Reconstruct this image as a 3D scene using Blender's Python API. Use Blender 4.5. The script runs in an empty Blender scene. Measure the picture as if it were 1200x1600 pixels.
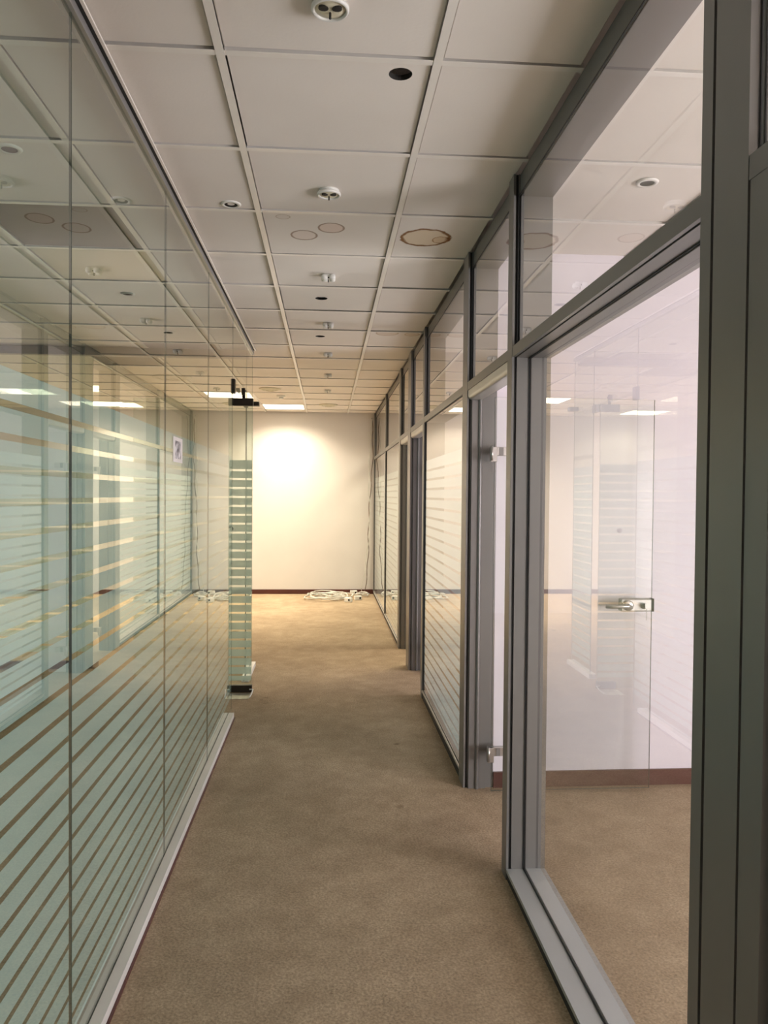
import bpy, bmesh, math, random
from mathutils import Matrix, Vector
random.seed(7)
scene = bpy.context.scene
C = scene.collection

# ------------------------------------------------------------------ camera
EYE = 1.463
F_PX, YAW, PITCH, ROLL = 1220.7, 0.072983, 0.0213555, 0.0081629
cam_d = bpy.data.cameras.new('camera')
cam_d.sensor_fit = 'HORIZONTAL'; cam_d.sensor_width = 36.0
cam_d.lens = 36.0 * F_PX / 1200.0
cam_d.clip_start = 0.02
cam = bpy.data.objects.new('camera', cam_d); C.objects.link(cam)
fw = Vector((math.sin(YAW)*math.cos(PITCH), math.cos(YAW)*math.cos(PITCH), -math.sin(PITCH)))
rt = Vector((math.cos(YAW), -math.sin(YAW), 0)); up = rt.cross(fw)
r2 = math.cos(ROLL)*rt + math.sin(ROLL)*up
u2 = -math.sin(ROLL)*rt + math.cos(ROLL)*up
cam.matrix_world = Matrix(((r2.x, u2.x, -fw.x, 0), (r2.y, u2.y, -fw.y, 0), (r2.z, u2.z, -fw.z, EYE), (0, 0, 0, 1)))
scene.camera = cam

# ------------------------------------------------------------------ world, daylight, exposure
w = bpy.data.worlds.new('overcast_sky'); scene.world = w; w.use_nodes = True
w.node_tree.nodes['Background'].inputs[0].default_value = (0.80, 0.86, 1.0, 1)
w.node_tree.nodes['Background'].inputs[1].default_value = 0.6
vs = scene.view_settings
scene.display_settings.display_device = 'sRGB'
vs.view_transform = 'Standard'; vs.look = 'None'; vs.exposure = 0.0; vs.gamma = 1.0
try: vs.use_curve_mapping = False
except Exception: pass
scene.cycles.max_bounces = 9; scene.cycles.diffuse_bounces = 4; scene.cycles.glossy_bounces = 5
scene.cycles.transmission_bounces = 6; scene.cycles.transparent_max_bounces = 28
scene.cycles.sample_clamp_indirect = 6.0
scene.cycles.use_adaptive_sampling = True; scene.cycles.adaptive_threshold = 0.025
scene.cycles.caustics_reflective = False; scene.cycles.caustics_refractive = False

PANEL_L = 7.0           # radiance of the lit ceiling panels' diffusers
LAMP_W, LAMP_SPREAD = 38.0, 140.0   # downward beam of each lit panel
PANEL_COL = (1.0, 0.86, 0.64)
DAY_COL = (1.0, 0.92, 0.97)
# daylight entering each room's window on the right hand outer wall: (y0, y1, z0, z1, watts)
WINDOWS = [(-1.9, 1.5, 0.08, 1.90, 480.0), (4.15, 6.35, 0.08, 1.90, 190.0), (6.9, 11.2, 0.08, 1.90, 45.0)]
XW = 4.5
for (y0, y1, z0, z1, pw) in WINDOWS:
    ld = bpy.data.lights.new('window_daylight', 'AREA'); ld.shape = 'RECTANGLE'
    ld.size = z1 - z0; ld.size_y = y1 - y0; ld.energy = pw; ld.color = DAY_COL
    lo = bpy.data.objects.new('window_daylight', ld); C.objects.link(lo)
    lo.location = (XW + 0.32, (y0 + y1)/2, (z0 + z1)/2)
    lo.rotation_euler = (0, math.radians(90), 0)      # -Z axis towards -X

# window added to the left hand office, unseen fill for the corridor ceiling
LWIN_ADDED = (-0.5, 5.2, 0.40, 2.10, 42.0)
ld = bpy.data.lights.new('window_daylight', 'AREA'); ld.shape = 'RECTANGLE'
ld.size = LWIN_ADDED[3]-LWIN_ADDED[2]; ld.size_y = LWIN_ADDED[1]-LWIN_ADDED[0]; ld.energy = LWIN_ADDED[4]; ld.color = (0.90, 1.0, 0.97)
lo = bpy.data.objects.new('window_daylight', ld); C.objects.link(lo)
lo.location = (-6.42, (LWIN_ADDED[0]+LWIN_ADDED[1])/2, (LWIN_ADDED[2]+LWIN_ADDED[3])/2); lo.rotation_euler = (0, math.radians(-90), 0)

# ------------------------------------------------------------------ materials
def new_mat(name):
    m = bpy.data.materials.new(name); m.use_nodes = True
    nt = m.node_tree; b = nt.nodes['Principled BSDF']
    return m, nt, b
def N(nt, t, **kw):
    n = nt.nodes.new(t)
    for k, v in kw.items(): setattr(n, k, v)
    return n
def noise_col(nt, c1, c2, scale, detail=4, lo=0.35, hi=0.65, coord='Object', stretch=(1, 1, 1)):
    tc = N(nt, 'ShaderNodeTexCoord'); mp = N(nt, 'ShaderNodeMapping'); mp.inputs['Scale'].default_value = stretch
    nt.links.new(tc.outputs[coord], mp.inputs[0])
    no = N(nt, 'ShaderNodeTexNoise'); no.inputs['Scale'].default_value = scale; no.inputs['Detail'].default_value = detail
    nt.links.new(mp.outputs[0], no.inputs['Vector'])
    r = N(nt, 'ShaderNodeValToRGB'); e = r.color_ramp.elements
    e[0].position = lo; e[0].color = (*c1, 1); e[1].position = hi; e[1].color = (*c2, 1)
    nt.links.new(no.outputs['Fac'], r.inputs[0])
    return r.outputs[0], no, mp
def simple(name, col, rough=0.5, metal=0.0, var=0.06, scale=6.0, spec=0.5):
    m, nt, b = new_mat(name)
    c1 = tuple(max(0, c*(1-var)) for c in col); c2 = tuple(min(1, c*(1+var)) for c in col)
    o, _, _ = noise_col(nt, c1, c2, scale)
    nt.links.new(o, b.inputs['Base Color'])
    b.inputs['Roughness'].default_value = rough; b.inputs['Metallic'].default_value = metal
    b.inputs['Specular IOR Level'].default_value = spec
    return m
M = {}
M['wall'] = simple('painted_plaster', (0.70, 0.665, 0.645), 0.75, 0, 0.02, 2.5, 0.3)
M['wall_lilac'] = simple('faintly_lilac_plaster', (0.82, 0.765, 0.835), 0.75, 0, 0.02, 2.5, 0.3)  # white plaster with the pink cast of the daylight put into its colour
M['base'] = simple('dark_red_skirting', (0.085, 0.022, 0.016), 0.45, 0, 0.15, 3)
M['tee'] = simple('white_enamel_tee', (0.90, 0.855, 0.80), 0.28, 0, 0.03, 3)
M['alu_sill'] = simple('pale_grey_sill', (0.44, 0.45, 0.45), 0.4, 0.2, 0.04, 2)
M['alu'] = simple('grey_anodised_aluminium', (0.205, 0.198, 0.19), 0.36, 0.35, 0.04, 1.2)
M['alu_light'] = simple('pale_aluminium', (0.62, 0.60, 0.57), 0.35, 0.35, 0.04, 2)
M['channel'] = simple('silver_channel', (0.36, 0.35, 0.34), 0.34, 0.35, 0.04, 3)
M['white_channel'] = simple('white_channel', (0.72, 0.71, 0.68), 0.4, 0.2, 0.05, 3)
M['rubber'] = simple('black_rubber', (0.012, 0.012, 0.012), 0.6, 0, 0.1, 8)
M['bronze'] = simple('dark_bronze_fitting', (0.035, 0.028, 0.02), 0.4, 0.6, 0.1, 8)
M['steel'] = simple('brushed_steel', (0.46, 0.45, 0.43), 0.28, 0.85, 0.05, 20)
M['plate'] = simple('worn_floor_plate', (0.60, 0.57, 0.47), 0.35, 0.6, 0.2, 14)
M['white'] = simple('white_plastic', (0.80, 0.79, 0.75), 0.35, 0, 0.03, 8)
M['cream'] = simple('cream_plastic', (0.66, 0.61, 0.46), 0.4, 0, 0.05, 10)
M['dark'] = simple('dark_void', (0.02, 0.017, 0.013), 0.8, 0, 0.2, 8)
M['cable'] = simple('grey_cable', (0.62, 0.60, 0.55), 0.5, 0, 0.15, 10)
M['cable_d'] = simple('brown_cable', (0.16, 0.11, 0.08), 0.5, 0, 0.2, 10)
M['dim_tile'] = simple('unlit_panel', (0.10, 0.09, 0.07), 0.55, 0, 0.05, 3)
M['shiny_tile'] = simple('unlit_reflector', (0.46, 0.45, 0.40), 0.33, 0.6, 0.04, 2)
M['winframe'] = simple('white_window_frame', (0.75, 0.75, 0.74), 0.4)
M['slab'] = simple('plenum', (0.5, 0.48, 0.45), 0.8)

# carpet: short loop pile with mottling and a few worn dark spots
m, nt, b = new_mat('beige_carpet')
o1, n1, mp1 = noise_col(nt, (0.385, 0.295, 0.202), (0.498, 0.390, 0.270), 1.3, 6, 0.30, 0.70)
o2, n2, _ = noise_col(nt, (0.70, 0.70, 0.70), (1.16, 1.16, 1.16), 120, 3, 0.30, 0.70)
o3, n3, _ = noise_col(nt, (0.45, 0.42, 0.38), (1, 1, 1), 4.2, 2, 0.215, 0.27)
o4, n4, _ = noise_col(nt, (0.86, 0.84, 0.82), (1.07, 1.07, 1.07), 9, 5, 0.3, 0.7)
def mul(nt, a, b_):
    mx = N(nt, 'ShaderNodeMix', data_type='RGBA', blend_type='MULTIPLY'); mx.inputs[0].default_value = 1
    nt.links.new(a, mx.inputs[6]); nt.links.new(b_, mx.inputs[7]); return mx.outputs[2]
nt.links.new(mul(nt, mul(nt, mul(nt, o1, o2), o3), o4), b.inputs['Base Color'])
b.inputs['Roughness'].default_value = 0.95; b.inputs['Specular IOR Level'].default_value = 0.1
bp = N(nt, 'ShaderNodeBump'); bp.inputs['Strength'].default_value = 0.5; bp.inputs['Distance'].default_value = 0.004
nt.links.new(n2.outputs['Fac'], bp.inputs['Height']); nt.links.new(bp.outputs[0], b.inputs['Normal'])
M['carpet'] = m

# ceiling tiles: faintly mottled mineral fibre; stained versions carry ring shaped water marks in their own coordinates
TILE_C1, TILE_C2 = (0.84, 0.785, 0.73), (0.885, 0.83, 0.775)
def tile_mat(name, stains=()):
    m, nt, b = new_mat(name)
    o, no, _ = noise_col(nt, TILE_C1, TILE_C2, 2.2, 3, 0.3, 0.7)
    fine = N(nt, 'ShaderNodeTexNoise'); fine.inputs['Scale'].default_value = 90; fine.inputs['Detail'].default_value = 3
    tc = N(nt, 'ShaderNodeTexCoord'); nt.links.new(tc.outputs['Object'], fine.inputs['Vector'])
    bp = N(nt, 'ShaderNodeBump'); bp.inputs['Strength'].default_value = 0.15; bp.inputs['Distance'].default_value = 0.002
    nt.links.new(fine.outputs['Fac'], bp.inputs['Height']); nt.links.new(bp.outputs[0], b.inputs['Normal'])
    for (cx, cy, rx, ry, ring, inner, wob) in stains:
        mp = N(nt, 'ShaderNodeMapping'); mp.inputs['Location'].default_value = (-cx/rx, -cy/ry, 0)
        mp.inputs['Scale'].default_value = (1/rx, 1/ry, 0)
        nt.links.new(tc.outputs['Object'], mp.inputs[0])
        wn = N(nt, 'ShaderNodeTexNoise'); wn.inputs['Scale'].default_value = 2.3; wn.inputs['Detail'].default_value = 4
        nt.links.new(mp.outputs[0], wn.inputs['Vector'])
        ln = N(nt, 'ShaderNodeVectorMath', operation='LENGTH'); nt.links.new(mp.outputs[0], ln.inputs[0])
        ma = N(nt, 'ShaderNodeMath', operation='MULTIPLY_ADD'); ma.inputs[1].default_value = wob; ma.inputs[2].default_value = -wob*0.5
        nt.links.new(wn.outputs['Fac'], ma.inputs[0])
        ad = N(nt, 'ShaderNodeMath', operation='ADD'); nt.links.new(ln.outputs['Value'], ad.inputs[0]); nt.links.new(ma.outputs[0], ad.inputs[1])
        rr = N(nt, 'ShaderNodeValToRGB'); e = rr.color_ramp.elements
        e[0].position = 0.0; e[0].color = (*inner, 1); e[1].position = 1.0; e[1].color = (1, 1, 1, 1)
        for pos, col in ((0.78, inner), (0.86, ring), (0.93, ring), (0.985, (1, 1, 1))):
            q = e.new(pos); q.color = (*col, 1)
        nt.links.new(ad.outputs[0], rr.inputs[0])
        o = mul(nt, o, rr.outputs[0])
    nt.links.new(o, b.inputs['Base Color'])
    b.inputs['Roughness'].default_value = 0.85; b.inputs['Specular IOR Level'].default_value = 0.2
    return m
M['tile'] = tile_mat('ceiling_tile')

def glass_mat(name, tint, ior=1.52):
    """Clear pane: mirror reflection by Fresnel at the surface facing the ray, tinted see-through otherwise."""
    m = bpy.data.materials.new(name); m.use_nodes = True; nt = m.node_tree; nt.nodes.clear()
    out = N(nt, 'ShaderNodeOutputMaterial')
    fr = N(nt, 'ShaderNodeFresnel'); fr.inputs[0].default_value = ior
    # two faces of the sheet: 2R/(1+R)
    a = N(nt, 'ShaderNodeMath', operation='MULTIPLY'); a.inputs[1].default_value = 2.0; nt.links.new(fr.outputs[0], a.inputs[0])
    c = N(nt, 'ShaderNodeMath', operation='ADD'); c.inputs[1].default_value = 1.0; nt.links.new(fr.outputs[0], c.inputs[0])
    d = N(nt, 'ShaderNodeMath', operation='DIVIDE'); nt.links.new(a.outputs[0], d.inputs[0]); nt.links.new(c.outputs[0], d.inputs[1])
    geo = N(nt, 'ShaderNodeNewGeometry')
    inv = N(nt, 'ShaderNodeMath', operation='SUBTRACT'); inv.inputs[0].default_value = 1.0; nt.links.new(geo.outputs['Backfacing'], inv.inputs[1])
    f = N(nt, 'ShaderNodeMath', operation='MULTIPLY'); nt.links.new(d.outputs[0], f.inputs[0]); nt.links.new(inv.outputs[0], f.inputs[1])
    col = N(nt, 'ShaderNodeMix', data_type='RGBA'); nt.links.new(geo.outputs['Backfacing'], col.inputs[0])
    col.inputs[6].default_value = (*tint, 1); col.inputs[7].default_value = (1, 1, 1, 1)
    tr = N(nt, 'ShaderNodeBsdfTransparent'); nt.links.new(col.outputs[2], tr.inputs[0])
    gl = N(nt, 'ShaderNodeBsdfGlossy'); gl.inputs['Roughness'].default_value = 0.0; gl.inputs[0].default_value = (1, 1, 1, 1)
    mx = N(nt, 'ShaderNodeMixShader'); nt.links.new(f.outputs[0], mx.inputs[0])
    nt.links.new(tr.outputs[0], mx.inputs[1]); nt.links.new(gl.outputs[0], mx.inputs[2])
    nt.links.new(mx.outputs[0], out.inputs[0])
    return m
M['glass_green'] = glass_mat('green_tinted_glass', (0.79, 0.87, 0.82))
M['glass'] = glass_mat('clear_glass', (0.93, 0.955, 0.94))
M['edge'] = simple('green_glass_edge', (0.06, 0.085, 0.07), 0.3, 0, 0.1, 5)

def film_mat(name, see, col):
    m = bpy.data.materials.new(name); m.use_nodes = True; nt = m.node_tree; nt.nodes.clear()
    out = N(nt, 'ShaderNodeOutputMaterial')
    o, _, _ = noise_col(nt, tuple(c*0.97 for c in col), tuple(min(1, c*1.03) for c in col), 3)
    di = N(nt, 'ShaderNodeBsdfDiffuse'); nt.links.new(o, di.inputs[0])
    tl = N(nt, 'ShaderNodeBsdfTranslucent'); nt.links.new(o, tl.inputs[0])
    tr = N(nt, 'ShaderNodeBsdfTransparent'); tr.inputs[0].default_value = (0.95, 0.97, 0.95, 1)
    m1 = N(nt, 'ShaderNodeMixShader'); m1.inputs[0].default_value = 0.48
    nt.links.new(di.outputs[0], m1.inputs[1]); nt.links.new(tl.outputs[0], m1.inputs[2])
    m2 = N(nt, 'ShaderNodeMixShader'); m2.inputs[0].default_value = see
    nt.links.new(m1.outputs[0], m2.inputs[1]); nt.links.new(tr.outputs[0], m2.inputs[2])
    nt.links.new(m2.outputs[0], out.inputs[0])
    return m
M['film'] = film_mat('frosted_film', 0.44, (0.84, 0.97, 0.985))

def emit_mat(name, col, st):
    m = bpy.data.materials.new(name); m.use_nodes = True; nt = m.node_tree; nt.nodes.clear()
    out = N(nt, 'ShaderNodeOutputMaterial'); em = N(nt, 'ShaderNodeEmission')
    em.inputs[0].default_value = (*col, 1); em.inputs[1].default_value = st
    nt.links.new(em.outputs[0], out.inputs[0]); return m
M['lamp'] = emit_mat('lit_diffuser', PANEL_COL, PANEL_L)

# ------------------------------------------------------------------ mesh helpers
def box(bm, x0, x1, y0, y1, z0, z1, mi=0, bevel=0.0):
    v = [bm.verts.new((x, y, z)) for x in (x0, x1) for y in (y0, y1) for z in (z0, z1)]
    fs = [(0, 1, 3, 2), (4, 6, 7, 5), (0, 4, 5, 1), (2, 3, 7, 6), (0, 2, 6, 4), (1, 5, 7, 3)]
    faces = []
    for f in fs:
        q = bm.faces.new([v[i] for i in f]); q.material_index = mi; faces.append(q)
    if bevel > 0:
        es = list({e for f in faces for e in f.edges})
        bmesh.ops.bevel(bm, geom=es, offset=bevel, segments=1, affect='EDGES')
    return faces
def lathe(bm, prof, c=(0, 0, 0), n=20, mi=0, smooth=True):
    rings = []
    for r, z in prof:
        if r < 1e-6: rings.append([bm.verts.new((c[0], c[1], c[2]+z))])
        else: rings.append([bm.verts.new((c[0]+r*math.cos(2*math.pi*i/n), c[1]+r*math.sin(2*math.pi*i/n), c[2]+z)) for i in range(n)])
    for a, b_ in zip(rings, rings[1:]):
        for i in range(n):
            j = (i+1) % n
            if len(a) == 1 and len(b_) == 1: continue
            if len(a) == 1: f = bm.faces.new((a[0], b_[j], b_[i]))
            elif len(b_) == 1: f = bm.faces.new((a[i], a[j], b_[0]))
            else: f = bm.faces.new((a[i], a[j], b_[j], b_[i]))
            f.material_index = mi; f.smooth = smooth
def tube(bm, pts, r, n=6, mi=0):
    pts = [Vector(p) for p in pts]; rings = []
    for k, p in enumerate(pts):
        t = (pts[min(k+1, len(pts)-1)] - pts[max(k-1, 0)]).normalized()
        a = t.cross(Vector((0, 0, 1)));
        if a.length < 1e-3: a = t.cross(Vector((1, 0, 0)))
        a.normalize(); b_ = t.cross(a)
        rings.append([bm.verts.new(p + r*(math.cos(2*math.pi*i/n)*a + math.sin(2*math.pi*i/n)*b_)) for i in range(n)])
    for q, s in zip(rings, rings[1:]):
        for i in range(n):
            j = (i+1) % n; f = bm.faces.new((q[i], q[j], s[j], s[i])); f.material_index = mi; f.smooth = True
    bm.faces.new(rings[0][::-1]).material_index = mi; bm.faces.new(rings[-1]).material_index = mi
WM = {}                                                            # world matrices of everything built
def obj(name, bm, mats, parent=None, origin=None, recalc=True):
    if recalc: bmesh.ops.recalc_face_normals(bm, faces=bm.faces[:])
    if origin is None:
        xs = [v.co for v in bm.verts]
        origin = Vector(((min(c.x for c in xs)+max(c.x for c in xs))/2, (min(c.y for c in xs)+max(c.y for c in xs))/2, min(c.z for c in xs)))
    origin = Vector(origin)
    bmesh.ops.translate(bm, verts=bm.verts[:], vec=-origin)
    me = bpy.data.meshes.new(name); bm.to_mesh(me); bm.free()
    for mm in (mats if isinstance(mats, (list, tuple)) else [mats]): me.materials.append(M[mm] if isinstance(mm, str) else mm)
    return put(name, me, origin, parent)
def put(name, me, loc, parent=None, rot=None):
    o = bpy.data.objects.new(name, me); C.objects.link(o)
    W = Matrix.Translation(Vector(loc))
    if rot is not None: W = W @ rot
    if parent is not None:
        o.parent = parent; o.matrix_basis = WM[parent.name].inverted() @ W
    else: o.matrix_basis = W
    WM[o.name] = W
    return o
def tag(o, label=None, cat=None, group=None, kind=None):
    if label: o['label'] = label
    if cat: o['category'] = cat
    if group: o['group'] = group
    if kind: o['kind'] = kind
    return o
def thing(name, loc, label, cat, group=None, kind=None):
    return tag(put(name, None, loc), label, cat, group, kind)
def bx(name, mats, parent, *boxes, bevel=0.0):
    bm = bmesh.new()
    for b_ in boxes: box(bm, *b_[:6], mi=(b_[6] if len(b_) > 6 else 0), bevel=bevel)
    return obj(name, bm, mats, parent)
def glass_box(name, x0, x1, y0, y1, z0, z1, parent, mat, axis):
    """Glass sheet; the narrow faces take the dark green edge colour. axis = thickness axis 0 or 1"""
    bm = bmesh.new(); fs = box(bm, x0, x1, y0, y1, z0, z1)
    bm.normal_update()
    for f in fs:
        if abs(f.normal[axis]) < 0.5: f.material_index = 1
    return obj(name, bm, [mat, 'edge'], parent)

CZ = 2.668                 # ceiling level
YB = 11.555                # back wall face
# ------------------------------------------------------------------ setting: floor, walls, ceiling
tag(bx('floor', 'carpet', None, (-6.2, XW, -4.2, YB+0.1, -0.06, 0.0)), 'mottled beige brown carpet running down the corridor', 'floor', kind='structure')
tag(bx('wall_back', 'wall', None, (-6.2, XW, YB, YB+0.12, 0, 2.80)), 'cream plaster wall closing the far end of the corridor', 'wall', kind='structure')
tag(bx('baseboard_back', 'base', None, (-6.1, 0.69, YB-0.014, YB, 0, 0.066)), 'dark red skirting along the far wall', 'skirting', kind='structure')
tag(bx('wall_behind', 'wall', None, (-6.2, XW, -4.2, -4.08, 0, 2.80)), 'plaster wall behind the viewer', 'wall', kind='structure')
tag(bx('wall_left', 'wall', None, (-6.2, -6.08, -4.08, LWIN_ADDED[0], 0, 2.80), (-6.2, -6.08, LWIN_ADDED[1], YB, 0, 2.80), (-6.2, -6.08, LWIN_ADDED[0], LWIN_ADDED[1], 0, LWIN_ADDED[2]), (-6.2, -6.08, LWIN_ADDED[0], LWIN_ADDED[1], LWIN_ADDED[3], 2.80)), 'plaster wall on the far side of the left hand office', 'wall', kind='structure')
# outer wall with window openings
bm = bmesh.new(); yy = -4.08
for (y0, y1, z0, z1, pw) in WINDOWS:
    box(bm, XW, XW+0.22, yy, y0, 0, 2.80); box(bm, XW, XW+0.22, y0, y1, 0, z0); box(bm, XW, XW+0.22, y0, y1, z1, 2.80); yy = y1
box(bm, XW, XW+0.22, yy, YB+0.12, 0, 2.80)
tag(obj('wall_right', bm, 'wall'), 'outer wall with windows beyond the right hand offices', 'wall', kind='structure')
for i, (y0, y1, z0, z1, pw) in enumerate(WINDOWS):
    wn = thing('window_%d' % (i+1), (XW+0.1, (y0+y1)/2, z0), ['wide daylight window of the nearest right hand office', 'daylight window of the middle right hand office', 'daylight window of the farthest right hand office'][i], 'window', kind='structure')
    fr = [(XW+0.08, XW+0.13, y0, y1, z0, z0+0.05), (XW+0.08, XW+0.13, y0, y1, z1-0.05, z1), (XW+0.08, XW+0.13, y0, y0+0.05, z0, z1), (XW+0.08, XW+0.13, y1-0.05, y1, z0, z1)]
    n = max(2, round((y1-y0)/1.2))
    for k in range(1, n): fr.append((XW+0.08, XW+0.13, y0+(y1-y0)*k/n-0.03, y0+(y1-y0)*k/n+0.03, z0, z1))
    bx('window_frame', 'winframe', wn, *fr)
    glass_box('pane', XW+0.10, XW+0.108, y0+0.04, y1-0.04, z0+0.04, z1-0.04, wn, 'glass', 0)
wn = thing('window_4', (-6.14, (LWIN_ADDED[0]+LWIN_ADDED[1])/2, LWIN_ADDED[2]), 'wide daylight window of the left hand office', 'window', kind='structure')
fr = [(-6.16, -6.11, LWIN_ADDED[0], LWIN_ADDED[1], LWIN_ADDED[2], LWIN_ADDED[2]+0.05), (-6.16, -6.11, LWIN_ADDED[0], LWIN_ADDED[1], LWIN_ADDED[3]-0.05, LWIN_ADDED[3])]
for k in range(5):
    yk = LWIN_ADDED[0]+0.03+(LWIN_ADDED[1]-LWIN_ADDED[0]-0.06)*k/4; fr.append((-6.16, -6.11, yk-0.03, yk+0.03, LWIN_ADDED[2]+0.05, LWIN_ADDED[3]-0.05))
bx('window_frame', 'winframe', wn, *fr)
glass_box('pane', -6.142, -6.134, LWIN_ADDED[0]+0.04, LWIN_ADDED[1]-0.04, LWIN_ADDED[2]+0.04, LWIN_ADDED[3]-0.04, wn, 'glass', 0)
# walls between the right hand offices
tag(bx('wall_divider', 'wall_lilac', None, (0.842, XW, 3.852, 3.975, 0, 2.80)), 'white plaster wall behind the open glass door of the nearest office', 'wall', kind='structure')
tag(bx('baseboard_divider', 'base', None, (0.842, XW, 3.838, 3.852, 0, 0.078)), 'dark red skirting below the open glass door', 'skirting', kind='structure')
tag(bx('wall_divider', 'wall', None, (0.842, XW, 6.53, 6.66, 0, 2.80)), 'plaster wall between the middle and the farthest office', 'wall', kind='structure')
tag(bx('wall_divider', 'wall', None, (0.842, XW, -2.20, -2.08, 0, 2.80)), 'plaster wall closing the nearest office behind the viewer', 'wall', kind='structure')

# ceiling: slab above, tiles and tees below
bm = bmesh.new()
box(bm, -6.2, XW, -4.2, YB+0.12, 2.80, 2.86)
box(bm, -6.2, XW, -4.2, 0.988, CZ, 2.80)                      # plain part behind the viewer
box(bm, -6.2, -4.5, 0.988, YB, CZ, 2.80)
box(bm, 0.842, XW, 3.975, YB, CZ, 2.80)
box(bm, 3.3, XW, 0.988, 3.852, CZ, 2.80)
ceil = tag(obj('ceiling', bm, 'slab'), 'suspended ceiling of square mineral tiles in white tee bars', 'ceiling', kind='structure')
ceil.data.materials[0] = M['tile']
YT = [0.988 + 0.6*k for k in range(0, 19)]                    # cross tee lines
COLS = [(-0.3-0.6*k-0.6, -0.3-0.6*k) for k in range(0, 7)] + [(-0.3, 0.3)]
TZ = CZ + 0.006
def tile_mesh(wx, wy, hole=None):
    bm = bmesh.new(); g = 0.0122; t = 0.016; c = 0.004
    x0, x1, y0, y1 = -wx/2+g, wx/2-g, -wy/2+g, wy/2-g
    if hole is None:
        lo = [bm.verts.new(p) for p in ((x0+c, y0+c, 0), (x1-c, y0+c, 0), (x1-c, y1-c, 0), (x0+c, y1-c, 0))]
        bm.faces.new(lo[::-1])
    else:
        hx, hy, hr = hole; n = 24
        lo = []
        for i in range(n):                                     # square outline sampled at the angles of the hole's rim
            a = 2*math.pi*(i+0.5)/n; dx, dy = math.cos(a), math.sin(a)
            s = min(((x1-c-hx) if dx > 0 else (x0+c-hx))/dx, ((y1-c-hy) if dy > 0 else (y0+c-hy))/dy)
            lo.append((hx+dx*s, hy+dy*s))
        cs = [(x0+c, y0+c), (x1-c, y0+c), (x1-c, y1-c), (x0+c, y1-c)]
        for cx, cy in cs:                                      # snap nearest samples to the corners
            k = min(range(n), key=lambda i: (lo[i][0]-cx)**2+(lo[i][1]-cy)**2); lo[k] = (cx, cy)
        lo = [bm.verts.new((p[0], p[1], 0)) for p in lo]
        rim = [bm.verts.new((hx+hr*math.cos(2*math.pi*(i+0.5)/n), hy+hr*math.sin(2*math.pi*(i+0.5)/n), 0)) for i in range(n)]
        rim2 = [bm.verts.new((v.co.x, v.co.y, t)) for v in rim]
        for i in range(n):
            j = (i+1) % n
            bm.faces.new((lo[i], rim[i], rim[j], lo[j]))
            q = bm.faces.new((rim[i], rim2[i], rim2[j], rim[j])); q.material_index = 1
    if hole is None:
        hi = [bm.verts.new(p) for p in ((x0, y0, c), (x1, y0, c), (x1, y1, c), (x0, y1, c))]
        tp = [bm.verts.new((v.co.x, v.co.y, t)) for v in hi]
        for i in range(4):
            j = (i+1) % 4; bm.faces.new((lo[i], lo[j], hi[j], hi[i])); bm.faces.new((hi[i], hi[j], tp[j], tp[i]))
        bm.faces.new(tp)
    me = bpy.data.meshes.new('ceiling_tile'); bm.to_mesh(me); bm.free()
    me.materials.append(M['tile']); me.materials.append(M['dark']); return me
tile_full = tile_mesh(0.6, 0.6); tile_r = tile_mesh(0.417, 0.6)
brown, pale = (0.33, 0.18, 0.085), (0.93, 0.84, 0.70)
ring1, in1 = (0.50, 0.40, 0.34), (0.97, 0.92, 0.90)
special = {}   # (col, row) -> mesh
def copy_with(me, mat): q = me.copy(); q.materials[0] = mat; return q
# row r spans YT[r]..YT[r+1]; centre line column is index 7 in COLS
def row_of(y): return int((y-0.988)/0.6)
rw = row_of(3.66); yc = YT[rw]+0.3
special[('mid', rw)] = copy_with(tile_full, tile_mat('stained_tile_rings', [(-0.115, 3.692-yc, 0.066, 0.072, ring1, in1, 0.14), (0.011, 3.583-yc, 0.064, 0.070, ring1, (0.95, 0.86, 0.83), 0.14), (-0.20, 3.459-yc, 0.034, 0.03, (0.72, 0.66, 0.6), (0.95, 0.93, 0.92), 0.2)]))
XR = 0.3 + 0.2085
special[('right', rw)] = copy_with(tile_r, tile_mat('stained_tile_large', [(0.452-XR, 3.675-yc, 0.125, 0.128, brown, pale, 0.34), (0.53-XR, 3.70-yc, 0.045, 0.05, (0.6, 0.42, 0.3), (0.95, 0.88, 0.8), 0.5)]))
rw2 = row_of(5.85); y2 = YT[rw2]+0.3
special[('right', rw2)] = copy_with(tile_r, tile_mat('stained_tile_faint', [(0.44-XR, 5.85-y2, 0.09, 0.10, (0.72, 0.62, 0.52), (0.9, 0.84, 0.78), 0.2), (0.63-XR, 5.88-y2, 0.06, 0.07, (0.75, 0.66, 0.56), (0.92, 0.86, 0.8), 0.3)]))
for (hx, hy, hr) in ((0.203, 2.266, 0.034), (-0.043, 4.872, 0.038), (-0.061, 6.025, 0.036)):
    r_ = row_of(hy); special[('mid', r_)] = tile_mesh(0.6, 0.6, (hx, hy-YT[r_]-0.3, hr))
LIT = {(0, 16): 1, (1, 14): 1, (5, 14): 1, (4, 16): 1, (6, 12): 1}             # lit panels: (left column, row); the last is out of view, added for light
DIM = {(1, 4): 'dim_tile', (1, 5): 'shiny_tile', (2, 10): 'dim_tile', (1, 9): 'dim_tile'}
def add_tile(me, x, y, jit=True):
    dz = random.uniform(0, 0.0035) if jit else 0
    R = Matrix.Rotation(random.uniform(-0.003, 0.003), 4, 'X') @ Matrix.Rotation(random.uniform(-0.003, 0.003), 4, 'Y')
    return put('ceiling_tile', me, (x, y, TZ+dz), ceil, R)
def keyed(c):
    return 'mid' if c == 7 else c
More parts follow.
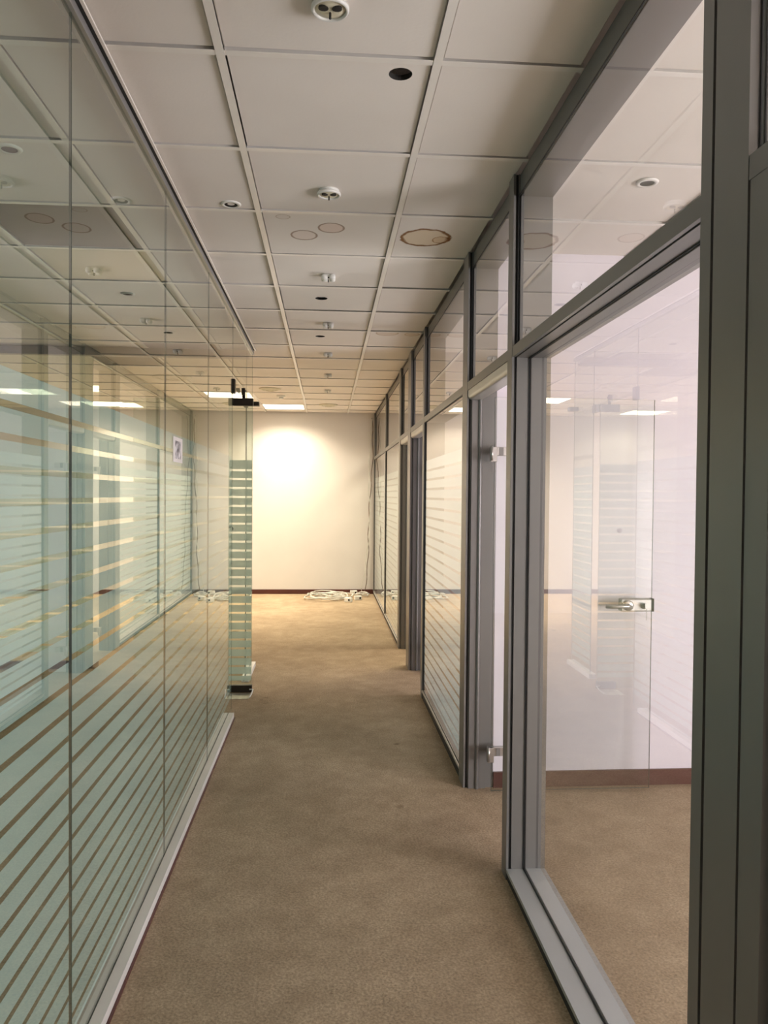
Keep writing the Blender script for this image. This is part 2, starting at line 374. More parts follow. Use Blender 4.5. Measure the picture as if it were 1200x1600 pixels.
for r_ in range(18):
    y = YT[r_]+0.3
    wy = min(YT[r_+1], YB) - YT[r_]
    for ci, (x0, x1) in enumerate(COLS):
        if (ci, r_) in LIT: continue
        if r_ == 17: continue
        me = special.get((keyed(ci), r_), tile_full)
        o = add_tile(me, (x0+x1)/2, y)
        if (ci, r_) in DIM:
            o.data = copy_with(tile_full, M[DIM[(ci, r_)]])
    if r_ < 17: add_tile(special.get(('right', r_), tile_r), XR, y)
tile_last = tile_mesh(0.6, YB-YT[17]); tile_last_r = tile_mesh(0.417, YB-YT[17])
for (x0, x1) in COLS: add_tile(tile_last, (x0+x1)/2, (YT[17]+YB)/2)
add_tile(tile_last_r, XR, (YT[17]+YB)/2)
tile_e = tile_mesh(0.06, 0.6)
for r_ in range(5):
    if YT[r_]+0.6 > 3.99: continue
    for k in range(4): add_tile(tile_full if r_ < 4 else tile_full, 1.2+0.6*k, YT[r_]+0.3)
    add_tile(tile_e, 0.872, YT[r_]+0.3)
part_e = tile_mesh(0.6, 3.852-3.388)
for k in range(4): add_tile(part_e, 1.2+0.6*k, (3.852+3.388)/2)
# tees (inverted T section)
def tee_mesh(length, along):
    bm = bmesh.new()
    if along == 'Y': box(bm, -0.012, 0.012, -length/2, length/2, 0, 0.0015); box(bm, -0.0015, 0.0015, -length/2, length/2, 0.0015, 0.035)
    else: box(bm, -length/2, length/2, -0.012, 0.012, 0.001, 0.0022); box(bm, -length/2, length/2, -0.0015, 0.0015, 0.0022, 0.035)
    me = bpy.data.meshes.new('tee'); bm.to_mesh(me); bm.free(); me.materials.append(M['tee']); return me
main_t = tee_mesh(YB-0.988, 'Y'); cross_t = tee_mesh(0.5755, 'X'); cross_r = tee_mesh(0.402, 'X')
for k in range(0, 8): put('main_tee', main_t, (0.3-0.6*k, (YB+0.988)/2, CZ), ceil)
mt2 = tee_mesh(3.852-0.988, 'Y')
for k in range(4): put('main_tee', mt2, (0.9+0.6*k, (3.852+0.988)/2, CZ), ceil)
for y in YT[1:18]:
    for (x0, x1) in COLS: put('cross_tee', cross_t, ((x0+x1)/2, y+random.uniform(-.002, .002), CZ), ceil)
    put('cross_tee', cross_r, (XR+0.003, y+random.uniform(-.002, .002), CZ), ceil)
    if y < 3.8:
        for k in range(4): put('cross_tee', cross_t, (1.2+0.6*k, y, CZ), ceil)

# ------------------------------------------------------------------ right hand partition
XT = 0.715                                  # face of the top rail, a little behind the uprights
X0, XG, X1 = 0.690, 0.760, 0.840            # front, glass centre, back
Z_SILL, Z_T0, Z_T1, Z_TOP = 0.042, 1.986, 2.026, 2.588
def member_v(name, parent, y0, y1, z0, z1, gap=True):
    """Upright: front cap, black joint, body."""
    gx = 0.009 if y0 < 5 else 0.015
    bs = [(X0, X0+gx, y0, y1, z0, z1, 0), (X0+gx, X0+0.019, y0+0.005, y1-0.005, z0, z1, 1), (X0+0.019, X1, y0, y1, z0, z1, 0)]
    return bx(name, ['alu', 'rubber'], parent, *bs)
def member_h(name, parent, y0, y1, z0, z1, mat='alu'):
    if name == 'transom': bs = [(X0+0.001, X0+0.012, y0, y1, z0, z1, 0), (X0+0.012, X0+0.019, y0, y1, z0+0.003, z1-0.001, 1), (X0+0.019, X1, y0, y1, z0, z1, 0)]
    elif name == 'sill': bs = [(X0+0.004, X1, y0, y1, z0, z1-0.014, 1), (X0+0.001, X1, y0, y1, z1-0.014, z1, 0)]
    else: bs = [(XT, X1, y0, y1, z0, z1, 0)]
    return bx(name, [mat, 'rubber'], parent, *bs)
def pane(parent, y0, y1, z0, z1, film=None, name='glass_pane', XG=XG):
    g = 0.003
    bs = []
    for xa, xb in ((XG-0.0055, XG-0.0032), (XG+0.0032, XG+0.0055)):
        bs += [(xa, xb, y0, y0+g, z0, z1), (xa, xb, y1-g, y1, z0, z1), (xa, xb, y0+g, y1-g, z0, z0+g), (xa, xb, y0+g, y1-g, z1-g, z1)]
    bx('gasket', 'rubber', parent, *bs)
    p = glass_box(name, XG-0.003, XG+0.003, y0, y1, z0, z1, parent, 'glass', 0)
    if film: films_x(p, XG+0.0036, y0+g, y1-g, film[0], film[1])
    return p
FP, FG, FZ0, FTOP = 0.0656, 0.015, 0.196, 1.712     # film pitch, clear gap, centre of a gap, top of the film
def film_spans(zb, zt):
    gaps = [FZ0 + FP*k for k in range(-3, 40)]
    out = []; lo = zb
    for g in gaps:
        if g - FG/2 <= zb+0.008: 
            lo = max(lo, g + FG/2) if g + FG/2 > zb else lo
            continue
        if g + FG/2 > zt - 0.03: break
        out.append((lo, g-FG/2)); lo = g+FG/2
    out.append((lo, zt)); return out
def films_x(parent, x, y0, y1, zb=0.088, zt=FTOP, mat='film'):
    cache = {}
    for (a, b_) in film_spans(zb, zt):
        key = round(b_-a, 4)
        if key not in cache:
            bm = bmesh.new(); box(bm, 0, 0.0004, -(y1-y0)/2, (y1-y0)/2, 0, b_-a); me = bpy.data.meshes.new('film_strip')
            bmesh.ops.recalc_face_normals(bm, faces=bm.faces[:]); bm.to_mesh(me); bm.free(); me.materials.append(M[mat]); cache[key] = me
        put('film_strip', cache[key], (x, (y0+y1)/2, a), parent)
def films_y(parent, y, x0, x1, zb=0.088, zt=FTOP, mat='film'):
    cache = {}
    for (a, b_) in film_spans(zb, zt):
        key = round(b_-a, 4)
        if key not in cache:
            bm = bmesh.new(); box(bm, -(x1-x0)/2, (x1-x0)/2, 0, 0.0004, 0, b_-a); me = bpy.data.meshes.new('film_strip')
            bmesh.ops.recalc_face_normals(bm, faces=bm.faces[:]); bm.to_mesh(me); bm.free(); me.materials.append(M[mat]); cache[key] = me
        put('film_strip', cache[key], ((x0+x1)/2, y, a), parent)
XF = 0.7130                                   # flush glazing just behind the front caps
def bay(y0, y1, near, far, label, film=False, sill=Z_SILL, sillmat='alu_sill'):
    """Fixed bay: opening y0..y1, uprights near=(a,b), far=(a,b) (either may be None)"""
    t = thing('glass_partition', (XG, (y0+y1)/2, 0), label, 'partition', kind='thing')
    a = near[0] if near else y0; b_ = far[1] if far else y1
    if near: member_v('mullion', t, near[0], near[1], 0, CZ)
    if far: member_v('mullion', t, far[0], far[1], 0, CZ)
    member_h('sill', t, y0, y1, 0.0, sill, sillmat)
    member_h('transom', t, y0, y1, Z_T0, Z_T1)
    member_h('top_rail', t, y0, y1, Z_TOP, CZ)
    pane(t, y0, y1, sill, Z_T0, (0.105, FTOP) if film else None, XG=0.7035 if film else XG)
    pane(t, y0, y1, Z_T1, Z_TOP, XG=XF)
    return t
bay(1.419, 2.907, (1.379, 1.419), (2.907, 2.982), 'nearest big clear glass bay with dark grey frame on the right')
bay(3.977, 5.570, (3.847, 3.977), (5.570, 5.650), 'striped frosted glass bay between the first and second doorway', True, 0.06, 'alu_light')
bay(7.55, 9.28, (7.40, 7.55), (9.28, 9.34), 'striped frosted glass bay just beyond the third doorway', True, 0.05, 'alu_light')
bay(9.34, 11.50, None, (11.50, YB), 'farthest striped glass bay meeting the end wall', True, 0.05, 'alu_light')
bay(-2.06, 0.22, None, (0.22, 0.30), 'clear glass bay beside the viewer on the right')
tag(bx('partition_post', ['alu', 'rubber'], None, (X0, X1, 1.2545, 1.369, 0, CZ, 0), (X0+0.008, X1, 1.369, 1.3785, 0, CZ, 1)), 'broad dark grey post at the right edge of the corridor', 'post')
tag(member_v('partition_post', None, 6.486, 6.700, 0, CZ), 'grey post between the second and third doorway', 'post')
tag(bx('wall_right_near', 'wall', None, (X0, X1, -4.08, -2.06, 0, CZ)), 'short plaster wall beside the viewer', 'wall', kind='structure')

def door_leaf(d, y, x0, x1, film=True):
    """Glass leaf standing open at right angles into the office, hinged on the far jamb (plane at y)."""
    lf = glass_box('door_leaf', x0, x1, y-0.005, y+0.005, 0.012, 1.945, d, 'glass', 1)
    if film: films_y(lf, y+0.0056, x0+0.005, x1-0.005, 0.10, FTOP)
    for zh in (1.66, 0.188):
        bm = bmesh.new()
        box(bm, x0-0.02, x0+0.085, y-0.018, y+0.014, zh, zh+0.042, 0, 0.002)         # clamp on the glass
        box(bm, x0-0.024, x0+0.008, y-0.026, y+0.0, zh-0.03, zh+0.042, 0, 0.002)
        box(bm, x0+0.02, x0+0.04, y-0.021, y-0.018, zh+0.002, zh+0.040, 1)      # knuckle block
        lathe(bm, [(0.0, 0), (0.006, 0), (0.006, 0.070), (0.0, 0.070)], (x0-0.018, y-0.028, zh-0.024), 10)
        obj('hinge', bm, ['steel', 'alu'], lf)
    # lever lock set near the free edge
    zc = 0.93; xa = x1-0.165
    bm = bmesh.new()
    box(bm, xa, x1-0.006, y-0.024, y-0.005, zc-0.032, zc+0.032, 0, 0.006)
    box(bm, xa, x1-0.006, y+0.005, y+0.016, zc-0.032, zc+0.032, 0, 0.004)
    box(bm, x1-0.008, x1+0.004, y-0.022, y+0.014, zc-0.032, zc+0.032, 1)
    lathe(bm, [(0.0, 0), (0.026, 0), (0.026, 0.012), (0.02, 0.016), (0, 0.016)], (0, 0, 0), 16)
    for v in bm.verts[-(16*3+2):]:
        v.co = Vector((xa+0.034 + v.co.x, y-0.024 - v.co.z, zc + v.co.y))
    tube(bm, [(xa+0.034, y-0.03, zc), (xa+0.034, y-0.062, zc), (xa+0.02, y-0.068, zc), (xa-0.06, y-0.066, zc-0.003), (xa-0.085, y-0.05, zc-0.003)], 0.0085, 8)
    n0 = len(bm.verts)
    lathe(bm, [(0, 0), (0.013, 0), (0.013, 0.01), (0, 0.01)], (0, 0, 0), 12)
    bm.verts.ensure_lookup_table()
    for v in bm.verts[n0:]:
        v.co = Vector((x1-0.05 + v.co.x, y-0.024 - v.co.z, zc-0.006 + v.co.y))
    box(bm, x1-0.056, x1-0.044, y-0.058, y-0.034, zc-0.012, zc+0.012, 0)            # key in the cylinder
    box(bm, x1-0.0475, x1-0.0455, y-0.056, y-0.050, zc-0.07, zc-0.012, 0)           # hanging key ring tag
    hd = obj('lever_handle', bm, ['steel', 'dark'], lf); hd['label'] = 'brushed steel lever lock with a key'
    return lf
def doorway(n, y0, y1, label, leaf=True, key=True):
    d = thing('door_%d' % n, (XG, (y0+y1)/2, 0), label, 'door', kind='structure')
    member_h('transom', d, y0, y1, Z_T0, Z_T1)
    member_h('top_rail', d, y0, y1, Z_TOP, CZ)
    pane(d, y0, y1, Z_T1, Z_TOP, None, 'transom_pane', XG=XF)
    # rounded head lining under the transom, reflected brightness put into its pale colour
    bm = bmesh.new(); n_ = 8; prof = []
    for k in range(n_+1):
        a = math.pi/2*k/n_; prof.append((X0+0.022-0.018*math.cos(a)+0.0, 1.986-0.045+0.018-0.018*math.sin(a)))
    prof = [(X0+0.004, 1.985)] + prof + [(X0+0.075, 1.941), (X0+0.075, 1.985)]
    ra = [bm.verts.new((x, y0+0.001, z)) for x, z in prof]; rb = [bm.verts.new((x, y1-0.001, z)) for x, z in prof]
    for i in range(len(prof)):
        j = (i+1) % len(prof); bm.faces.new((ra[i], ra[j], rb[j], rb[i]))
    bm.faces.new(ra[::-1]); bm.faces.new(rb)
    obj('door_head', bm, 'alu_light', d)
    # jamb linings with a raised bead
    for ya, yb, s in ((y1-0.012, y1-0.0005, -1), (y0+0.0005, y0+0.012, 1)):
        bm = bmesh.new()
        box(bm, X0+0.024, X0+0.056, ya, yb, 0, 1.94); box(bm, X0+0.074, X0+0.110, ya, yb, 0, 1.94)
        ye = y1-0.012 if s < 0 else y0+0.012
        nn = 8; A = []; Bv = []
        for k in range(nn+1):
            a = math.pi*k/nn; xx = X0+0.065-0.010*math.cos(a); yy_ = ye + s*0.012*math.sin(a)
            A.append(bm.verts.new((xx, yy_, 0))); Bv.append(bm.verts.new((xx, yy_, 1.94)))
        yw = y1-0.0005 if s < 0 else y0+0.0005
        A += [bm.verts.new((X0+0.075, yw, 0)), bm.verts.new((X0+0.055, yw, 0))]; Bv += [bm.verts.new((X0+0.075, yw, 1.94)), bm.verts.new((X0+0.055, yw, 1.94))]
        for i in range(len(A)):
            j = (i+1) % len(A); bm.faces.new((A[i], A[j], Bv[j], Bv[i]))
        bm.faces.new(A[::-1]); bm.faces.new(Bv)
        obj('jamb', bm, 'alu', d)
    if leaf: door_leaf(d, y1-0.075, X0+0.125, X0+0.925 if y1-y0 > 0.8 else X0+0.125+(y1-y0)-0.05, film=False)
    return d
doorway(1, 2.982, 3.847, 'first doorway on the right, its clear glass leaf open inwards')
doorway(2, 5.650, 6.486, 'second doorway on the right, in the middle distance')
doorway(3, 6.700, 7.400, 'third doorway on the right, farthest from the viewer')
# the doorway at the very right edge: closed leaf in a grey frame
d0 = thing('door_4', (XG, 0.78, 0), 'dark framed glass door cut off by the right edge of the picture', 'door', kind='structure')
member_h('transom', d0, 0.30, 1.2535, 1.987, 2.028); member_h('top_rail', d0, 0.30, 1.2535, Z_TOP, CZ)
pane(d0, 0.30, 1.2535, 2.028, Z_TOP, None, 'transom_pane', XG=XF)
bx('jamb', ['alu', 'rubber'], d0, (X0+0.002, X1, 1.184, 1.2505, 0, 1.987, 0), (X0+0.010, X1, 1.2505, 1.2540, 0, 1.987, 1))
bx('jamb', ['alu', 'rubber'], d0, (X0+0.004, X1, 0.3005, 0.37, 0, 1.987, 0))
lf = glass_box('door_leaf', XG-0.005, XG+0.005, 0.375, 1.180, 0.012, 1.98, d0, 'glass', 0)
bx('leaf_stile', 'alu_light', d0, (X0+0.02, XG+0.03, 1.150, 1.1825, 0.005, 1.984))

# ------------------------------------------------------------------ left hand frameless glazing
GL, GR = -0.638, -0.632            # back and front face of the glass
ends = [0.88, 1.990, 3.121, 4.232, 5.30]
names = ['green tinted glass panel with frosted stripes, nearest at the left edge', 'second striped glass panel from the left edge of the picture',
         'third striped glass panel, carrying a small paper notice', 'last fixed striped glass panel before the open left glass door']
panels = []
for i in range(4):
    t = thing('glass_screen', ((GL+GR)/2, (ends[i]+ends[i+1])/2, 0.03), names[i], 'glass panel')
    s = glass_box('glass_sheet', GL, GR, ends[i]+0.001, ends[i+1]-0.001, 0.012, 2.6395, t, 'glass_green', 0)
    films_x(t, GL-0.0006, ends[i]+0.004, ends[i+1]-0.004)
    panels.append(t)
t = thing('glass_screen', ((GL+GR)/2, -1.5, 0.03), 'plain green glass panel beside the viewer on the left', 'glass panel')
glass_box('glass_sheet', GL, GR, -4.07, 0.878, 0.012, 2.6395, t, 'glass_green', 0)
# silicone joints belong to the panels
for i in (1, 2, 3): bx('joint', 'edge', panels[i], (GL+0.001, GR+0.0004, ends[i]-0.0009, ends[i]+0.0009, 0.012, 2.639))
# channels
def channel(name, label, y0, y1, z0, z1, xa, xb, mat, lip=0.004):
    if z0 == 0: bs = [(xa, xb, y0, y1, 0, lip), (xa, GL-0.002, y0, y1, lip, z1), (GR+0.002, xb, y0, y1, lip, z1)]
    else: bs = [(xa, xb, y0, y1, z0, z1)]
    return tag(bx(name, mat, None, *bs), label, 'channel')
channel('floor_channel', 'long pale metal floor channel under the left striped glass', -4.07, 5.13, 0, 0.036, -0.655, -0.596, 'white_channel')
channel('floor_channel', 'short pale floor channel under the narrow sidelight beyond the left door', 6.12, 6.70, 0, 0.036, -0.655, -0.598, 'white_channel')
channel('ceiling_channel', 'grey metal ceiling channel holding the left glass', -4.07, 6.70, 2.640, CZ-0.0005, -0.657, -0.622, 'channel')
tag(bx('trim_1', ['tee', 'rubber'], None, (-0.6095, -0.601, 0.99, 6.62, 2.661, 2.6675, 0), (-0.6215, -0.6095, 0.99, 6.62, 2.664, 2.6675, 1)), 'thin pale edge angle beside the left ceiling channel', 'trim', kind='structure')
tag(bx('trim_2', 'base', None, (-0.5955, -0.588, -1.0, 5.13, 0.0, 0.006)), 'thin dark red strip along the foot of the left glass', 'trim', kind='structure')
# side light, over panel
t = thing('glass_screen', ((GL+GR)/2, 6.43, 0.03), 'narrow striped sidelight just beyond the left glass door', 'glass panel')
glass_box('glass_sheet', GL, GR, 6.20, 6.69, 0.012, 2.6395, t, 'glass_green', 0); films_x(t, GL-0.0006, 6.203, 6.688)
bx('patch_fitting', 'bronze', t, (GL-0.012, -0.575, 6.63, 6.70, 2.205, 2.24), bevel=0.002)
t = thing('glass_screen', ((GL+GR)/2, 5.75, 2.18), 'clear glass panel above the left glass door', 'glass panel')
glass_box('glass_sheet', GL, GR, 5.303, 6.197, 2.185, 2.6395, t, 'glass_green', 0)
bx('patch_fitting', 'bronze', t, (GL-0.012, GR+0.012, 5.303, 5.36, 2.14, 2.235), bevel=0.002)
bx('patch_fitting', 'bronze', t, (GL-0.012, GR+0.012, 6.10, 6.197, 2.14, 2.20), bevel=0.002)
# open door leaf across the view
YD = 5.79
t = thing('glass_door', (-0.6, YD, 0), 'frameless striped glass door standing open on dark patch fittings', 'door')
glass_box('door_leaf', -1.40, -0.545, YD-0.005, YD+0.005, 0.012, 2.155, t, 'glass_green', 1)
films_y(t, YD+0.0056, -1.395, -0.55)
bx('patch_fitting', 'bronze', t, (-0.69, -0.542, YD-0.018, YD+0.018, 2.108, 2.163), bevel=0.003)
bx('patch_fitting', 'bronze', t, (-0.69, -0.542, YD-0.018, YD+0.018, 0.006, 0.058), bevel=0.003)
bm = bmesh.new(); lathe(bm, [(0, 0), (0.011, 0), (0.011, 0.05), (0.016, 0.05), (0.016, 0.062), (0, 0.062)], (-0.612, YD, 2.160), 12)
box(bm, -0.625, -0.600, YD-0.03, YD+0.0, 2.186, 2.235)
obj('top_pivot', bm, 'bronze', t)
p_ = bx('floor_plate', 'plate', t, (-0.69, -0.548, YD-0.19, YD-0.03, 0.0005, 0.004), bevel=0.001)
bm = bmesh.new(); tube(bm, [(-0.545, YD-0.16, 0.006), (-0.538, YD-0.08, 0.012), (-0.533, YD-0.03, 0.03), (-0.56, YD-0.025, 0.03)], 0.005, 6)
obj('cable_stub', bm, 'white', t)
bm = bmesh.new(); lathe(bm, [(0, 0), (0.018, 0), (0.018, 0.02), (0, 0.02)], (0, 0, 0), 12)
for v in bm.verts: v.co = Vector((-0.70+v.co.x, YD-0.006-v.co.z, 1.21+v.co.y))
obj('lock_knob', bm, 'bronze', t)
# cross partition at the end of the left office
YP = 6.66
for i, (xa, xb) in enumerate(((-3.05, -1.94), (-4.25, -3.06), (-6.07, -4.26))):
    t = thing('glass_screen', ((xa+xb)/2, YP, 0.05), 'striped glass panel of the cross partition behind the left office, %s from the corridor' % ['first', 'second', 'third'][i], 'glass panel')
    glass_box('glass_sheet', xa, xb, YP-0.005, YP+0.005, 0.05, 2.62, t, 'glass_green', 1)
    films_y(t, YP+0.0056, xa+0.004, xb-0.004, 0.12)
tag(bx('ceiling_channel', 'alu', None, (-6.07, -0.66, YP-0.03, YP+0.03, 2.60, CZ-0.0005)), 'dark header rail over the cross partition behind the left office', 'channel')
tag(bx('floor_channel', 'dark', None, (-6.07, -1.90, YP-0.02, YP+0.02, 0, 0.062)), 'dark floor rail under the cross partition behind the left office', 'channel')

# small paper notice on the third panel
m, nt, b = new_mat('printed_paper')
o, _, _ = noise_col(nt, (0.13, 0.11, 0.12), (0.72, 0.68, 0.70), 38, 3, 0.38, 0.62)
nt.links.new(o, b.inputs['Base Color']); b.inputs['Roughness'].default_value = 0.7; M['print'] = m
M['paper'] = simple('white_paper', (0.72, 0.67, 0.66), 0.7)
t = thing('paper_notice', (-0.631, 3.37, 1.595), 'small paper notice stuck on the left striped glass', 'notice')
bx('sheet', 'paper', t, (-0.6318, -0.6312, 3.27, 3.475, 1.595, 1.70))
bx('print', 'print', t, (-0.6312, -0.6309, 3.31, 3.435, 1.610, 1.685))

# ------------------------------------------------------------------ ceiling fittings
def beam(x, y, z, parent, watts):
    d_ = bpy.data.lights.new('panel_beam', 'AREA'); d_.shape = 'SQUARE'; d_.size = 0.52; d_.energy = watts; d_.color = PANEL_COL; d_.spread = math.radians(LAMP_SPREAD)
    o_ = bpy.data.objects.new('panel_beam', d_); C.objects.link(o_); o_.parent = parent; o_.matrix_basis = WM[parent.name].inverted() @ Matrix.Translation((x, y, z))
def lit_panel(x0, y0, label, on=True):
    t = thing('ceiling_light', (x0+0.3, y0+0.3, CZ), label, 'ceiling light', 'lit square ceiling panels')
    bx('frame', 'white', t, (x0+0.0135, x0+0.5865, y0+0.0135, y0+0.03, CZ+0.002, CZ+0.06), (x0+0.0135, x0+0.5865, y0+0.57, y0+0.5865, CZ+0.002, CZ+0.06),
       (x0+0.0135, x0+0.03, y0+0.03, y0+0.57, CZ+0.002, CZ+0.06), (x0+0.57, x0+0.5865, y0+0.03, y0+0.57, CZ+0.002, CZ+0.06))
    bx('diffuser', 'lamp', t, (x0+0.03, x0+0.57, y0+0.03, y0+0.57, CZ+0.004, CZ+0.012))
    beam(x0+0.3, y0+0.3, CZ+0.002, t, LAMP_W)
lab = {(0, 16): 'glowing square ceiling panel nearest the end wall, beside the corridor', (1, 14): 'glowing square ceiling panel behind the left door fitting',
       (5, 14): 'glowing ceiling panel at the left edge, seen through the left glass', (4, 16): 'glowing ceiling panel deep in the open area left of the corridor end',
       (6, 12): 'glowing ceiling panel just beyond the cross partition on the left'}
for (ci, r_) in LIT: lit_panel(COLS[ci][0], YT[r_], lab[(ci, r_)])

for (x, y, lb) in ((1.2, 7.2, 'lit ceiling panel in the farthest right office, nearest its doorway'), (1.2, 8.7, 'lit ceiling panel in the middle of the farthest right office'),
                   (1.2, 10.3, 'lit ceiling panel in the farthest right office, nearest the end wall')):  # unseen panels, added to warm and brighten the far corridor floor
    t = thing('ceiling_light', (x+0.3, y+0.3, CZ), lb, 'ceiling light', 'surface panels in the farthest right office')
    bx('frame', 'white', t, (x, x+0.6, y, y+0.02, CZ-0.04, CZ-0.0005), (x, x+0.6, y+0.58, y+0.6, CZ-0.04, CZ-0.0005), (x, x+0.02, y+0.02, y+0.58, CZ-0.04, CZ-0.0005), (x+0.58, x+0.6, y+0.02, y+0.58, CZ-0.04, CZ-0.0005))
    bx('diffuser', 'lamp', t, (x+0.02, x+0.58, y+0.02, y+0.58, CZ-0.034, CZ-0.028))
    beam(x+0.3, y+0.3, CZ-0.036, t, LAMP_W*0.8)
def sprinkler_meshes(dish):
    out = []
    bm = bmesh.new(); lathe(bm, [(0, 0), (0.040 if dish else 0.026, 0), (0.040 if dish else 0.026, -0.006), (0.030 if dish else 0.020, -0.011), (0.0, -0.011)], n=24); out.append(('base_ring', bm, 'white'))
    if dish:
        bm = bmesh.new(); lathe(bm, [(0.0385, -0.012), (0.0385, -0.019), (0.042, -0.023), (0.047, -0.019), (0.047, -0.012), (0.0385, -0.012)], n=28); out.append(('rim', bm, 'white'))
        bm = bmesh.new(); lathe(bm, [(0, -0.010), (0.038, -0.010), (0.038, -0.017), (0.022, -0.022), (0, -0.023)], n=24); out.append(('cover_plate', bm, 'cream'))
        for sgn in (-1, 1):                                       # two dark openings on the side towards the viewer
            bm = bmesh.new(); vs_ = []
            for k in range(10):
                a = 2*math.pi*k/10; vs_.append((sgn*0.0165+0.0125*math.cos(a), -0.013+0.010*math.sin(a)))
            lo_ = [bm.verts.new((x, y, -0.0245)) for x, y in vs_]; hi_ = [bm.verts.new((x, y, -0.016)) for x, y in vs_]
            bm.faces.new(lo_); bm.faces.new(hi_[::-1])
            for k in range(10): bm.faces.new((lo_[k], hi_[k], hi_[(k+1) % 10], lo_[(k+1) % 10]))
            out.append(('opening', bm, 'dark'))
    else:
        bm = bmesh.new(); lathe(bm, [(0, 0), (0.009, 0), (0.009, -0.008), (0, -0.009)], (0, 0, -0.008), 14); out.append(('dark_core', bm, 'dark'))
        for k in range(4):
            a = math.pi/4 + k*math.pi/2
            bm = bmesh.new(); lathe(bm, [(0, 0), (0.0145, -0.001), (0.0185, -0.014), (0.0150, -0.026), (0, -0.029)], (0.030*math.cos(a), 0.030*math.sin(a), -0.002), 12)
            out.append(('lug', bm, 'white'))
    bm = bmesh.new(); lathe(bm, [(0, 0), (0.003, 0), (0.003, -0.016), (0, -0.017)], (0, 0.004, -0.022), 8); out.append(('pin', bm, 'dark'))
    res = []
    for nm, bm, mt in out:
        bmesh.ops.recalc_face_normals(bm, faces=bm.faces[:]); me = bpy.data.meshes.new(nm); bm.to_mesh(me); bm.free(); me.materials.append(M[mt]); res.append((nm, me))
    return res
SPR_D, SPR_L = sprinkler_meshes(True), sprinkler_meshes(False)
ords = ['nearest, cut by the top edge', 'second from the viewer', 'third from the viewer, beyond the ring stains', 'fourth from the viewer', 'fifth from the viewer', 'sixth from the viewer', 'farthest, near the end wall']
for k, y in enumerate((1.955, 3.144, 4.35, 5.568, 6.73, 7.90, 9.07)):
    t = thing('sprinkler_head', (0.0, y, TZ), 'white ceiling sprinkler in the centre row, ' + ords[k], 'sprinkler', 'sprinklers in the centre row')
    for nm, me in (SPR_D if k < 2 else SPR_L): put(nm, me, (0.0, y, TZ+0.001), t)
def downlight(x, y, label, tilt=0.25):
    t = thing('downlight', (x, y, TZ), label, 'downlight', 'small round downlights')
    bm = bmesh.new(); lathe(bm, [(0.026, 0.0), (0.030, -0.006), (0.040, -0.005), (0.043, 0.0), (0.043, 0.001), (0.026, 0.001)], (x, y, TZ), 24); obj('trim_ring', bm, 'white', t)
    bm = bmesh.new(); lathe(bm, [(0.027, -0.004), (0.022, -0.001), (0.0, 0.0005)], (x, y, TZ), 20); obj('lamp_socket', bm, 'dark', t)
downlight(-0.408, 3.327, 'small white downlight in the tile beside the left glass')
downlight(-1.124, 2.87, 'small downlight in the left office ceiling, at the left edge')
downlight(-1.215, 4.88, 'small downlight in the left office ceiling, beyond the shiny panel')
downlight(-1.19, 5.98, 'small downlight in the left office ceiling, near the cross partition')
downlight(1.22, 2.95, 'small downlight in the nearest right office ceiling')
def disc(name, x, y, r, label, cat):
    t = thing(name, (x, y, TZ), label, cat)
    for k, (ra, rb, dz) in enumerate(((0.70, 1.0, 0.018), (0.40, 0.66, 0.026), (0.0, 0.36, 0.034))):
        bm = bmesh.new(); lathe(bm, [(ra*r, 0.0 if k == 0 else -0.004), (rb*r, 0.0 if k == 0 else -0.004), (rb*r, -0.004-0.2*dz), (max(ra*r, 0.0), -dz)] + ([(ra*r, 0.0 if k == 0 else -0.004)] if ra > 0 else []), (x, y, TZ+0.001), 28)
        obj('cone_ring', bm, 'cream', t)
    bm = bmesh.new(); lathe(bm, [(0, 0), (0.68*r, 0), (0.68*r, -0.003), (0, -0.003)], (x, y, TZ+0.001), 24); obj('backing', bm, 'dark', t)
disc('air_diffuser', -0.66, 9.05, 0.125, 'round cream air diffuser left of the centre row, near the end wall', 'air diffuser')
disc('air_diffuser', 0.01, 10.55, 0.125, 'round cream air diffuser in the centre row, closest to the end wall', 'air diffuser')
disc('air_diffuser', -1.62, 8.3, 0.20, 'wide round air diffuser seen through the glass above the left door', 'air diffuser')
t = thing('smoke_detector', (-0.57, 9.67, TZ), 'small white smoke detector beside the glowing corridor panel', 'smoke detector')
bm = bmesh.new(); lathe(bm, [(0, 0), (0.052, 0), (0.052, -0.012), (0.040, -0.020), (0, -0.022)], (-0.57, 9.67, TZ), 22); obj('base', bm, 'white', t)
bm = bmesh.new(); lathe(bm, [(0.0, -0.02), (0.028, -0.02), (0.028, -0.034), (0.018, -0.040), (0, -0.041)], (-0.57, 9.67, TZ), 18); obj('sensor_cap', bm, 'white', t)

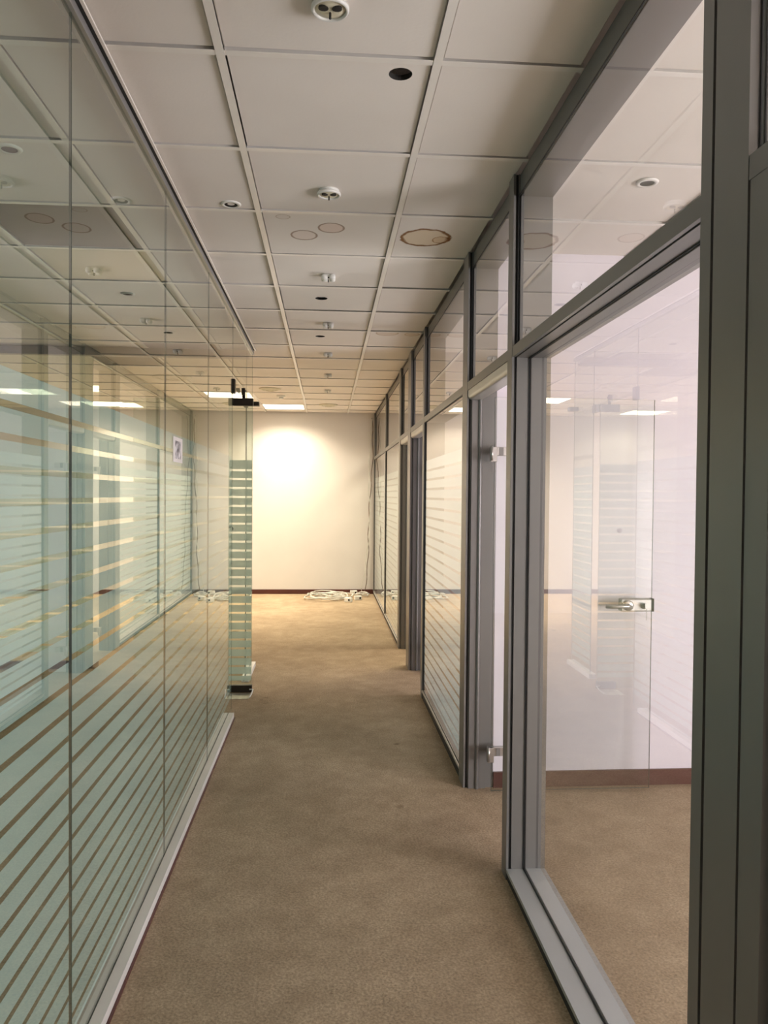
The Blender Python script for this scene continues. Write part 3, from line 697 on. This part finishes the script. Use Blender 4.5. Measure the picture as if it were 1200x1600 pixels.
# ------------------------------------------------------------------ cables at the far end
def loop_pts(cx, cy, rx, ry, turns, jit, z=0.012):
    pts = []; n = int(26*turns); ph = random.random()*6.28
    for i in range(n):
        a = ph + 2*math.pi*i/26; s = 1 + jit*math.sin(a*0.37+ph*3) + random.uniform(-jit, jit)*0.25
        pts.append((cx+rx*s*math.cos(a), cy+ry*s*math.sin(a), z+0.028*(0.5+0.5*math.sin(a*1.7+ph))+0.012*i/26))
    return pts
coils = [(-0.02, 10.95, 0.24, 0.26, 3.4, 0.25, 'large loose coil of grey cable on the carpet by the end wall'),
         (0.16, 11.05, 0.17, 0.22, 2.7, 0.3, 'smaller coil of grey cable on the right part of the heap'),
         (0.03, 11.20, 0.20, 0.14, 3.1, 0.3, 'bundle of grey cable pushed against the end wall skirting'),
         (0.52, 11.25, 0.08, 0.10, 1.8, 0.3, 'small tangle of pale cable in the right corner by the end wall')]
heap = thing('cable_heap', (0.1, 11.0, 0), 'tangled heap of loose grey cables on the carpet by the end wall', 'cables')
for (cx, cy, rx, ry, tn, jt, lb) in coils:
    bm = bmesh.new(); tube(bm, loop_pts(cx, cy, rx, ry, tn, jt), 0.0095, 6)
    if cx > 0.5: tag(obj('cable_coil', bm, 'cable'), lb, 'cable')
    else: obj('cable_coil', bm, 'cable', heap)
def socket_box(x, y, rz, label):
    t = thing('socket_box', (x, y, 0), label, 'socket', 'loose sockets in the cable heap')
    R = Matrix.Translation((x, y, 0.0)) @ Matrix.Rotation(rz, 4, 'Z')
    bm = bmesh.new(); box(bm, -0.05, 0.05, -0.03, 0.03, 0.001, 0.062, 0, 0.006); bmesh.ops.transform(bm, matrix=R, verts=bm.verts[:]); obj('body', bm, 'white', t)
    bm = bmesh.new(); box(bm, 0.012, 0.036, -0.0325, -0.029, 0.02, 0.045); bmesh.ops.transform(bm, matrix=R, verts=bm.verts[:]); obj('outlet', bm, 'dark', t)
socket_box(0.44, 10.85, 0.2, 'white socket box at the right side of the cable heap')
socket_box(0.30, 10.66, -0.5, 'white socket box at the front of the cable heap')
socket_box(0.40, 11.45, 0.2, 'white socket box near the right end of the skirting')
for (dx, mt, lb) in ((0.0, 'cable_d', 'brown cable hanging down the right corner of the end wall'), (0.03, 'cable', 'pale cable hanging down the right corner of the end wall')):
    pts = []
    for k in range(40):
        u = k/39; z = 2.60 - 2.575*u
        pts.append((0.650 - dx*0.6 - 0.10*max(0, u-0.45)**1.2*2 + 0.008*math.sin(k*0.9+dx*80) + 0.02*math.sin(u*9+dx*60), YB-0.03 - 0.05*u - dx*0.5, z))
    bm = bmesh.new(); tube(bm, pts, 0.006, 6)
    tag(obj('hanging_cable', bm, mt), lb, 'cable')
